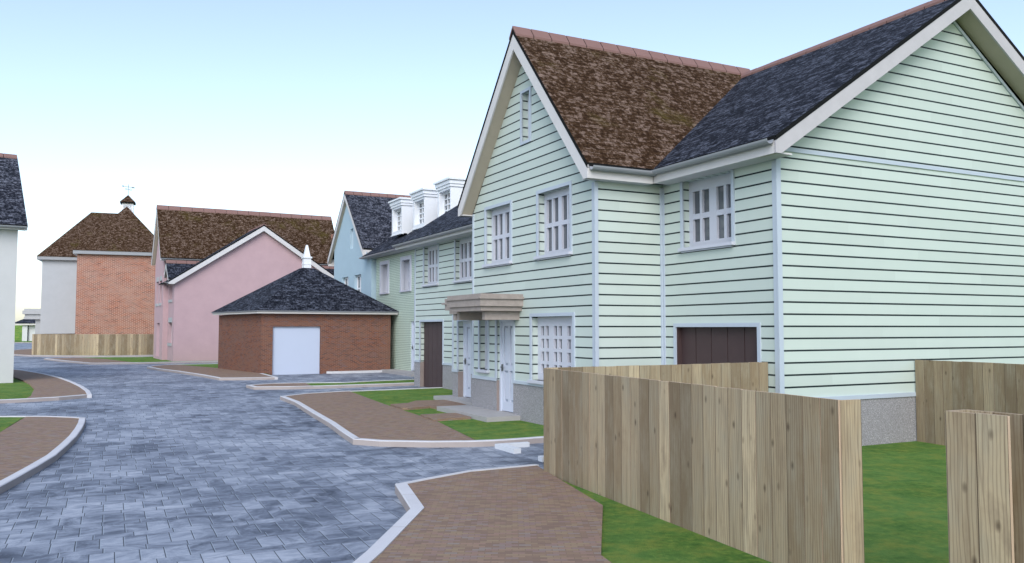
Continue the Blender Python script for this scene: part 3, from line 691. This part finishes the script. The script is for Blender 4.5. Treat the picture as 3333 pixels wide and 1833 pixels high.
# ---------------------------------------------------------------- 2 middle green house
H = House('green_boarded_house', HO, HA, (2.2, 10), 'mid-terrace mint green boarded house with a tall brown boarded garage door, behind the porch', 'house')
s2 = street(2.2); WA = (13.37, 14.70, 3.62, 4.98); WB = (10.53, 11.86, 3.62, 4.98); BD = (12.9, 15.02, -.05, 2.31, .15)
W = MB(SIDE)
wall(W, s2, 5.6, 15.6, PT_, 5.02, [WA, WB, (BD[0], BD[1], PT_, BD[3], .15)], depth=.16)
wall(W, rear(15.6), 2.2, 9.6, PT_, [(2.2, 5.02), (5.9, 7.5), (9.6, 5.02)]); wall(W, back(9.6), 5.6, 15.6, PT_, 5.02)
bp = street(.75); DB = (7.35, 8.22, .18, 2.28)
wall(W, bp, 5.6, 8.6, PT_, 2.46, [(DB[0], DB[1], PT_, DB[3], .3)]); wall(W, rear(8.6), .75, 2.2, PT_, 2.46)
H.add(W, 'wall')
Pn = MB([PLINTH, DARKST])
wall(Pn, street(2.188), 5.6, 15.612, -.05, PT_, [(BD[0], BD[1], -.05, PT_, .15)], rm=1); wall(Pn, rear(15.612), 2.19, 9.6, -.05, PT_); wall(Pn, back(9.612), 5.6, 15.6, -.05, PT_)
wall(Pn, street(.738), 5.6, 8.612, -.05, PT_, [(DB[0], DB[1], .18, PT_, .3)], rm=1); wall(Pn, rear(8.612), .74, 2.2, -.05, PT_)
H.add(Pn, 'plinth')
T = MB(TRIM); s2.box(T, 8.6, BD[0], PT_ - .02, PT_ + .05, -.035, .01); H.add(T, 'drip_trim'); T = MB(TRIM); s2.box(T, BD[1], 15.6, PT_ - .02, PT_ + .05, -.035, .01); H.add(T, 'drip_trim'); T = MB(TRIM)
bp.box(T, 5.6, DB[0], PT_ - .02, PT_ + .05, -.035, .01); H.add(T, 'drip_trim'); T = MB(TRIM); bp.box(T, DB[1], 8.63, PT_ - .02, PT_ + .05, -.035, .01); H.add(T, 'drip_trim')
for pl, u0, u1, z0, z1 in ((s2, 15.54, 15.62, PT_ + .052, 4.98), (bp, 8.54, 8.63, PT_ + .052, 2.46), (bp, 5.6, 5.68, PT_ + .052, 2.46)):
    T = MB(TRIM); pl.box(T, u0, u1, z0, z1, -.028, .012); H.add(T, 'corner_trim')
for hh in (WA, WB):
    wn_ = window(H, s2, *hh, cols=4, rows=2, top=.16, border=.10, bar=.07, mull=.15, rail=.10); surround(H, s2, *hh, sides='lr', par=wn_)
g_ = boarddoor(H, s2, BD[0], BD[1] - .02, -.0, BD[3] - .02, .12, 5); surround(H, s2, *BD[:2], PT_ - .03, BD[3], sides='ltr', par=g_)
d_ = door(H, bp, *DB, depth=.17); surround(H, bp, DB[0], DB[1], PT_, DB[3], sides='ltr', par=d_)
C = MB(STONE); C.box(.17, 2.2, 5.6, 7.5, 2.462, 2.56); C.box(.13, 2.2, 5.6, 7.72, 2.562, 2.715); C.box(.08, 2.2, 5.6, 7.85, 2.717, 2.765); C.box(.13, 2.2, 5.6, 7.72, 2.767, 2.83)
C.box(.22, .75, 7.2, 7.36, 2.3, 2.46); H.add(C, 'door_canopy')
S = MB(SLAB); S.box(.3, .9, 5.95, 8.95, .0, .186); H.add(S, 'doorstep')
gable_roof(H, 's', 5.6, 16.4, 5.9, 4.2, 7.93, .65, TS, ends=(1,), wall_a=(None, 15.601), eaves=(-1,), eave_wall=3.7, fz=4.98, rl=.44)

# ---------------------------------------------------------------- 3 fine-boarded house with dormers
H = House('dormered_green_house', HO, HA, (4.85, 22), 'pale green house with fine horizontal boards, deep white window surrounds and white roof dormers', 'house')
s3 = street(4.85)
FW = [(26.42, 27.78, 3.86, 5.45), (23.25, 24.68, 3.86, 5.45), (20.1, 21.5, 3.86, 5.45)]; FD = (21.9, 23.36, .13, 2.40)
W = MB(SIDE_F); wall(W, s3, 16.5, 28.5, .05, 5.85, FW + [FD], depth=.22); wall(W, rear(28.5), 4.85, 14, .05, 5.85); wall(W, front(16.5), 4.85, 14, .05, [(4.85, 5.85), (9.4, 8.9), (14, 5.85)]); wall(W, back(14), 16.5, 28.5, .05, 5.85)
H.add(W, 'wall')
for hh in FW:
    a, b, c, d = hh
    B = MB(FRAME); s3.box(B, a - .02, a + .14, c, d, -.05, .14); s3.box(B, b - .14, b + .02, c, d, -.05, .14); s3.box(B, a + .14, b - .14, d - .17, d, -.05, .14); s3.box(B, a - .02, b + .02, c - .07, c, -.08, .14)
    fr = H.add(B, 'window_surround'); window(H, s3, a + .14, b - .14, c, d - .17, cols=3, rows=4, border=.07, group=0, bar=.04, rail=.05, depth=.3, sill=False, par=fr)
    for u in (a + .14, b - .14):
        Rv = MB(FRAME); Rv.poly([s3.P(u, c, .1), s3.P(u, d, .1), s3.P(u, d, .38), s3.P(u, c, .38)]); H.add(Rv, 'reveal', fr)
d_ = door(H, s3, FD[0], FD[1], FD[2], FD[3], depth=.08)
S = MB(SLAB); S.box(4.05, 4.95, 21.0, 25.4, .0, .13); H.add(S, 'doorstep')
gable_roof(H, 's', 16.45, 29.45, 9.4, 5.05, 9.18, .664, TS, ends=(), eaves=(-1,), eave_wall=4.55, fz=5.68, rl=.44)
def dormer(H, s0, s1, tf=5.5, z0=6.84, z1=8.34):
    zr = lambda t: 9.18 - .664 * abs(t - 9.4)
    zc = 8.24; back_t = 9.4 - (9.18 - zc - .2) / .664
    B = MB(DORM); pl = street(tf)
    wl = .17
    pl.box(B, s1 - wl, s1, z0, zc, 0, .30); pl.box(B, s0, s0 + wl * .55, z0, zc, 0, .30)
    pl.box(B, s0 + wl * .55, s1 - wl, z0, z0 + .17, 0, .30); pl.box(B, s0 + wl * .55, s1 - wl, zc - .10, zc, 0, .30)
    for sv in (s0, s1):
        d = .02 if sv == s0 else -.02
        B.solid([(tf + .30, sv, zc), (back_t, sv, zc), (back_t, sv + d, zc), (tf + .30, sv + d, zc)], [(tf + .30, sv, z0 - .05), (back_t, sv, z0 + 1.), (back_t, sv + d, z0 + 1.), (tf + .30, sv + d, z0 - .05)])
    o = H.add(B, 'dormer')
    K = MB(DORM)
    for (g, za, zb) in ((.05, zc + .002, zc + .12), (.09, zc + .122, zc + .29), (.16, zc + .292, zc + .375)):
        K.box(tf - g, back_t + .6, s0 - g, s1 + g, za, zb)
    K.box(tf - .05, tf + .1, s0 - .04, s1 + .04, z0 - .05, z0 - .002)
    H.add(K, 'cornice', o)
    window(H, pl, s0 + wl * .55, s1 - wl, z0 + .17, zc - .10, cols=3, rows=4, border=.08, group=0, bar=.05, rail=.055, depth=.22, sill=False, par=o, m=DORM)
for a in (26.5, 23.35, 20.18): dormer(H, a, a + 1.52)

# ---------------------------------------------------------------- 4 blue house
H = House('blue_rendered_house', HO, HA, (4.64, 32), 'pale blue rendered house with a steep slate street gable, behind the brick garage', 'house')
s4 = street(4.64); BW = [(31.0, 31.74, 3.6, 4.98), (33.2, 34.22, 3.6, 4.98)]; BA = (32.1, 32.64, 6.5, 7.62)
BW = [(30.5, 31.74, 3.5, 4.98), (32.95, 34.22, 3.5, 4.98)]
W = MB(BLUE); wall(W, s4, 28.66, 36.0, .05, [(28.66, 5.75), (29.6, 6.1), (33.2, 9.45), (36.0, 6.75)], BW + [BA], depth=.18)
wall(W, front(28.66), 4.64, 14, .05, 5.9); wall(W, rear(36.0), 4.64, 14, .05, 5.9); wall(W, back(14), 28.66, 36, .05, 5.9); H.add(W, 'wall')
for hh in BW: window(H, s4, *hh, cols=2, rows=2, border=.09, group=0, bar=.12, rail=.08, depth=.14, sill=False, m=DORM)
window(H, s4, *BA, cols=1, rows=2, border=.08, depth=.14, sill=False, m=DORM)
gable_roof(H, 't', 4.44, 14, 33.2, 3.6, 9.80, .97, TS2, ends=(0,), wall_a=(4.639, None), eaves=(-1, 1), eave_wall=3.4, fz=5.80, rl=.5, gut=False)

# ---------------------------------------------------------------- 5 brick garage
H = House('brick_garage', (-11.1, 37.4), 29, (0, 0), 'detached red brick garage with a white roller door, hipped slate roof and white finial', 'garage')
def ring4(e, z): return [(-e * .9, -e, z), (6.05 + e, -e, z), (6.05 + e, 5.6 + e, z), (-.86 - e, 5.55 + e, z)]
fg = front(0); GD = (.49, 2.66, -.02, 2.16, .14)
W = MB(BRICK); wall(W, fg, 0, 6.05, -.05, 2.72, [GD], rm=0)
ld = Vector((-.86, 5.55)); ll = ld.length; ld /= ll
lp = PL((0, 0), (ld.x, ld.y), (-ld.y, ld.x)); wall(W, lp, 0, ll, -.05, 2.72); wall(W, PL((6.05, 0), (0, 1), (1, 0)), 0, 5.6, -.05, 2.72); wall(W, rear(5.58), -.86, 6.05, -.05, 2.72)
H.add(W, 'wall')
B = MB(DOORW); nsl = 1
for i in range(nsl):
    z0 = .0 + i * 2.16 / nsl; fg.box(B, GD[0] + .01, GD[1] - .01, z0 + .0015, z0 + 2.16 / nsl - .0015, .10, .13)
H.add(B, 'garage_door')
B = MB(CREAM); e = .27; o4, i4 = ring4(e, 2.83), ring4(e, 2.74)
B.solid(ring4(e, 2.825), ring4(e, 2.738)); H.add(B, 'fascia')
G = MB(GUTTER); G.solid(ring4(e + .07, 2.87), ring4(e + .05, 2.828)); H.add(G, 'gutter')
B = MB([TS, BLACK]); tr = ring4(e + .05, 2.875); ap = [(2.47, 2.6, 5.02), (3.02, 2.6, 5.02), (3.02, 3.1, 5.02), (2.47, 3.1, 5.02)]
for i in range(4): B.poly([tr[i], tr[(i + 1) % 4], ap[(i + 1) % 4], ap[i]], 0, (0, 0, 1))
B.poly(ap, 1, (0, 0, 1)); B.poly(tr, 1, (0, 0, -1)); H.add(B, 'roof')
F_ = MB(DORM)
def pyr(B, cx, cy, z0, z1, w0, w1):
    q = lambda w, z: [(cx - w, cy - w, z), (cx + w, cy - w, z), (cx + w, cy + w, z), (cx - w, cy + w, z)]
    B.solid(q(w1, z1), q(w0, z0))
cx, cy = 2.74, 2.84
pyr(F_, cx, cy, 4.9, 5.20, .185, .18); pyr(F_, cx, cy, 5.20, 5.23, .195, .195); pyr(F_, cx, cy, 5.23, 5.50, .175, .17); pyr(F_, cx, cy, 5.50, 5.58, .215, .215); pyr(F_, cx, cy, 5.58, 6.12, .15, .05); pyr(F_, cx, cy, 6.12, 6.16, .05, .03)
H.add(F_, 'finial')
K = MB(KERB)
cur = [(2.95, -.02), (3.2, -.16), (3.6, -.24), (4.1, -.26), (4.6, -.26), (5.2, -.25), (6.2, -.24)]
for (a, b) in zip(cur, cur[1:]): K.solid([(a[0], a[1], .1), (b[0] - .01, b[1], .1), (b[0] - .01, .0, .1), (a[0], .0, .1)], [(a[0], a[1], -.02), (b[0] - .01, b[1], -.02), (b[0] - .01, 0, -.02), (a[0], 0, -.02)])
H.add(K, 'kerb_edging')

# ---------------------------------------------------------------- 6 pink house
H = House('pink_rendered_house', (-20.47, 51.01), 29.5, (5, 4), 'large pink rendered house with a tall brown tiled roof and a broad front gable', 'house')
fp = front(0); W = MB(PINK)
wall(W, fp, 0, 10.5, .0, [(0, 4.85), (5.22, 8.3), (10.5, 4.85)])
sw = [(.72, 2.3, 1.16, 2.44), (.85, 2.3, 3.85, 4.75)]
wall(W, street(0), 0, 2.7, .0, 4.95, sw, depth=.3); wall(W, PL((10.5, 0), (0, 1), (1, 0)), 0, 2.7, .0, 4.95)
mgw = [(5.1, 6.15, 3.7, 5.15), (3.5, 4.45, 3.7, 5.15), (4.1, 5.6, .25, 2.42)]
wall(W, street(-.3), 2.7, 7.0, .0, [(2.7, 6.5), (4.85, 9.3), (7.0, 6.5)], mgw, depth=.35)
wall(W, front(2.7), -.3, 11.0, .0, 6.5); wall(W, rear(7.0), -.3, 11.0, 0, 6.5); wall(W, back(11.0), 2.7, 7.0, 0, [(2.7, 6.5), (4.85, 9.3), (7.0, 6.5)])
H.add(W, 'wall')
for pl, hs in ((street(0), sw), (street(-.3), mgw[:2])):
    for (a, b, c, d) in hs:
        G = MB(GLASS); G.poly([pl.P(a, c, .28), pl.P(b, c, .28), pl.P(b, d, .28), pl.P(a, d, .28)], 0, pl.nrm())
        Fr = MB(DORM); pl.box(Fr, a, b, c, c + .07, .2, .27); pl.box(Fr, a, b, d - .07, d, .2, .27); pl.box(Fr, a, a + .07, c + .07, d - .07, .2, .27); pl.box(Fr, b - .07, b, c + .07, d - .07, .2, .27)
        fr = H.add(Fr, 'window'); H.add(G, 'pane', fr)
        if d < 4.6 or pl.o[0] < 0: L = MB(LINT); pl.box(L, a - .04, b + .04, d, d + .30, -.012, .1); H.add(L, 'lintel', fr)
        L = MB(LINT); pl.box(L, a - .04, b + .04, c - .17, c, -.045, .1); H.add(L, 'sill', fr)
door(H, street(-.3), *mgw[2], depth=.24)
gable_roof(H, 't', -.55, 11.2, 4.85, 2.5, 10.1, 1.42, TB, ends=(0, 1), wall_a=(-.301, 11.0), eaves=(-1,), eave_wall=2.15, fz=6.35, rl=.72)
gable_roof(H, 's', -.3, 4.3, 5.22, 5.6, 8.66, .664, TS, ends=(0,), wall_a=(-.001, None), eaves=(1, -1), eave_wall=5.22, fz=4.75, ridge=True, bh=.30, rl=.6, eave_span=(-.25, .4))
gable_roof(H, 't', -.28, 10.8, 1.95, 1.35, 6.28, .85, TS, ends=(0, 1), wall_a=(-.001, 10.5), eaves=(-1,), eave_wall=1.0, rl=.62)
B = MB([BRICK2, BRICK]); B.box(10.55, 11.15, 1.7, 2.3, 5.0, 8.2); B.box(10.47, 11.23, 1.62, 2.38, 8.2, 8.30); B.box(10.43, 11.27, 1.58, 2.42, 8.302, 8.58)
ch = H.add(B, 'chimney'); B = MB(POT); pyr(B, 10.98, 2.0, 8.58, 8.92, .15, .13); H.add(B, 'chimney_pot', ch)

# ---------------------------------------------------------------- 7 brick and white house with cupola
H = House('brick_and_white_house', (-34.6, 67.0), 21.4, (1.5, 6), 'half white, half orange brick house under a hipped brown roof with louvred cupola', 'house')
W = MB(BRICK2); wall(W, front(0), -.1, 6.5, 0, 8.0); wall(W, street(-.1), 0, 9, 0, 8.0, [(4, 5, 3.9, 5.2), (4, 5, 1.2, 2.5), (4, 5, 6.3, 7.4)], depth=.15); wall(W, back(6.5), 0, 15, 0, 8.0)
H.add(W, 'brick_wall')
W = MB(WHITE_B); wall(W, front(7.3), -3.55, 0, 0, 8.0); wall(W, street(-3.55), 7.3, 16.5, 0, 8.0, [(9, 10, 4, 5.3)]); wall(W, rear(16.5), -3.55, 6.5, 0, 8.0); wall(W, back(6.5), 15, 16.5, 0, 8.0)
H.add(W, 'white_wall')
for pl, (a, b, c, d) in ((street(-.1), (4, 5, 3.9, 5.2)), (street(-.1), (4, 5, 1.2, 2.5)), (street(-.1), (4, 5, 6.3, 7.4)), (street(-3.55), (9, 10, 4, 5.3))): window(H, pl, a, b, c, d, cols=2, rows=2, depth=.08, group=0)
B = MB(GUTTER); B.box(-.38, 6.8, -.32, 9, 8.0, 8.27); B.box(-3.92, -.385, 6.95, 16.9, 7.98, 8.25); B.box(-.384, 6.8, 9.002, 16.9, 7.98, 8.25); H.add(B, 'eaves_gutter')
B = MB([TB, BLACK]); q = lambda *p: B.poly(p, 0, (0, 0, 1))
z = 8.275
q((-.40, -.36, z), (6.82, -.36, z), (3.2, 3.7, 12.5)); q((-.40, -.36, z), (3.2, 3.7, 12.5), (3.2, 11.5, 12.5), (-.4, 11.5, z)); q((6.82, -.36, z), (6.82, 16.9, z), (3.2, 11.6, 12.5), (3.2, 3.7, 12.5))
z = 8.255
q((-3.95, 6.92, z), (1.6, 6.92, z), (3.1, 11.8, 12.85), (-.27, 11.8, 12.85)); q((-3.95, 6.92, z), (-.27, 11.8, 12.85), (-3.95, 16.9, z)); q((-3.95, 16.9, z), (-.27, 11.8, 12.85), (3.1, 11.8, 12.85), (6.8, 16.9, z)); q((6.8, 16.9, z), (3.1, 11.8, 12.85), (6.8, 6.9, z))
H.add(B, 'roof')
B = MB(DORM); B.box(-3.2, -2.4, 12.6, 13.9, 8.6, 9.35); H.add(B, 'roof_dormer')
B = MB(DORM); cx, cy = 3.15, 6.0; hw = .46
B.box(cx - hw, cx - hw + .13, cy - hw, cy + hw, 11.9, 13.0); B.box(cx + hw - .13, cx + hw, cy - hw, cy + hw, 11.9, 13.0); B.box(cx - hw + .13, cx + hw - .13, cy - hw, cy + hw, 12.86, 13.0); B.box(cx - hw + .13, cx + hw - .13, cy - hw + .1, cy + hw - .1, 11.9, 12.86, 0)
cu = H.add(B, 'cupola')
B = MB(DORM)
for i in range(8):
    z = 11.95 + i * .115; B.solid([(cx - hw + .13, cy - hw + .01, z + .03), (cx + hw - .13, cy - hw + .01, z + .03), (cx + hw - .13, cy - hw + .09, z + .1), (cx - hw + .13, cy - hw + .09, z + .1)], [(cx - hw + .13, cy - hw + .01, z), (cx + hw - .13, cy - hw + .01, z), (cx + hw - .13, cy - hw + .09, z + .07), (cx - hw + .13, cy - hw + .09, z + .07)])
H.add(B, 'louvre', cu)
B = MB([TB, BLACK]); e = .62
B.box(cx - e + .02, cx + e - .02, cy - e + .02, cy + e - .02, 13.0, 13.1, 1)
for a, b in (((-e, -e), (e, -e)), ((e, -e), (e, e)), ((e, e), (-e, e)), ((-e, e), (-e, -e))): B.poly([(cx + a[0], cy + a[1], 13.12), (cx + b[0], cy + b[1], 13.12), (cx, cy, 13.82)], 0, (0, 0, 1))
H.add(B, 'cupola_roof', cu)
B = MB(METAL); B.box(cx - .018, cx + .018, cy - .018, cy + .018, 13.75, 14.75)
def bar(p, q_, r=.016):
    p, q_ = Vector(p), Vector(q_); d = (q_ - p).normalized(); n = d.cross(Vector((0, 1, 0))).normalized() * r; y = Vector((0, r, 0))
    B.solid([p + n + y, q_ + n + y, q_ + n - y, p + n - y], [p - n + y, q_ - n + y, q_ - n - y, p - n - y])
bar((cx - .42, cy, 14.57), (cx + .48, cy, 14.48)); bar((cx - .52, cy, 14.58), (cx - .42, cy, 14.64)); bar((cx - .52, cy, 14.58), (cx - .42, cy, 14.51)); bar((cx - .42, cy, 14.64), (cx - .36, cy, 14.57)); bar((cx - .42, cy, 14.51), (cx - .36, cy, 14.57))
for i in range(4): bar((cx + .26 + i * .06, cy, 14.5 - i * .005), (cx + .34 + i * .06, cy, 14.55 - i * .005), .012); bar((cx + .26 + i * .06, cy, 14.5 - i * .005), (cx + .34 + i * .06, cy, 14.43 - i * .005), .012)
bar((cx - .14, cy, 14.32), (cx + .14, cy, 14.30))
for sg, zz in ((-1, 14.32), (1, 14.29)):
    x = cx + sg * .19
    for p0, p1 in (((-.06, .07), (.06, .07)), ((.06, .07), (.06, -.07)), ((.06, -.07), (-.06, -.07)), ((-.06, -.07), (-.06, .07))): bar((x + p0[0], cy, zz + p0[1]), (x + p1[0] + .001, cy, zz + p1[1]), .012)
H.add(B, 'weather_vane', cu)
B = MB(LINT); B.box(-5.0, -3.55, 8.6, 10.6, 3.62, 3.78); B.box(-5.12, -3.55, 8.5, 10.7, 3.3, 3.618); B.box(-4.95, -3.55, 8.65, 10.6, 3.06, 3.298); B.box(-5.0, -3.55, 8.6, 10.65, 2.86, 3.058); B.box(-4.15, -3.6, 8.9, 9.3, 0, 2.858); H.add(B, 'porch')

# ---------------------------------------------------------------- 8 white house at the left edge
H = House('white_roughcast_house', (-18.69, 31.70), 36.3, (0, 0), 'white roughcast house with slate roof, cut by the left edge', 'house')
W = MB(ROUGH); wall(W, front(0), -9, 0, -.05, 5.85); wall(W, PL((0, 0), (0, 1), (1, 0)), 0, 8, -.05, [(0, 5.85), (4, 8.9), (8, 5.85)]); wall(W, rear(8), -9, 0, -.05, 5.85)
H.add(W, 'wall')
gable_roof(H, 't', -9.4, .28, 3.9, 4.25, 9.28, .78, TS2, ends=(1,), wall_a=(None, 0.001), eaves=(-1,), eave_wall=3.9, fz=5.78, rl=.5)

# ---------------------------------------------------------------- far shelter, green bank
H = House('distant_garage', (-75.5, 130), 10, (0, 0), 'tiny pale building with a hipped slate roof, far off beyond the white walls', 'garage')
W = MB(ROUGH); wall(W, front(0), 0, .75, 0, 2.55); W.box(.76, 3.9, .4, 3, 0, 2.54); wall(W, street(0), 0, 4, 0, 2.55); H.add(W, 'wall')
B = MB(CREAM); B.box(-1.2, 5, -.4, 4.4, 2.55, 2.8); H.add(B, 'fascia')
B = MB([TS]); r4 = [(-1.3, -.5, 2.81), (5.1, -.5, 2.81), (5.1, 4.5, 2.81), (-1.3, 4.5, 2.81)]; ap = [(1.3, 1.9, 4.3), (3.3, 1.9, 4.3), (3.3, 2.1, 4.3), (1.3, 2.1, 4.3)]
for i in range(4): B.poly([r4[i], r4[(i + 1) % 4], ap[(i + 1) % 4], ap[i]], 0, (0, 0, 1))
B.poly(ap, 0, (0, 0, 1)); H.add(B, 'roof')
B = MB(GRASS); B.solid([(-150, 141, 2.55), (-40, 141, 2.55), (-40, 220, 2.6), (-150, 220, 2.6)], [(-150, 138, -.05), (-40, 138, -.05), (-40, 222, -.05), (-150, 222, -.05)]); tag(B.build('grass_bank'), kind='structure')

# ---------------------------------------------------------------- loose white kerb blocks
B = MB(WKERB); p = [(-.3, 14.78), (.27, 15.06), (.31, 14.97), (-.10, 14.77), (.15, 14.21), (.03, 14.15)]
B.solid([(*q, .08) for q in p], [(*q, .001) for q in p])
mid = (0, 14.6); o = B.build('kerb_block', None, mid); o.location = (*mid, 0); tag(o, 'white L-shaped kerb block lying on the dark paving against the lawn kerb', 'kerb block')
B = MB(WKERB); p = [(.41, 13.40), (.9, 13.60), (.95, 13.48), (.47, 13.27)]
B.solid([(*q, .08) for q in p], [(*q, .001) for q in p])
mid = (.7, 13.4); o = B.build('kerb_block', None, mid); o.location = (*mid, 0); tag(o, 'short straight white kerb block half hidden by the long timber fence', 'kerb block')
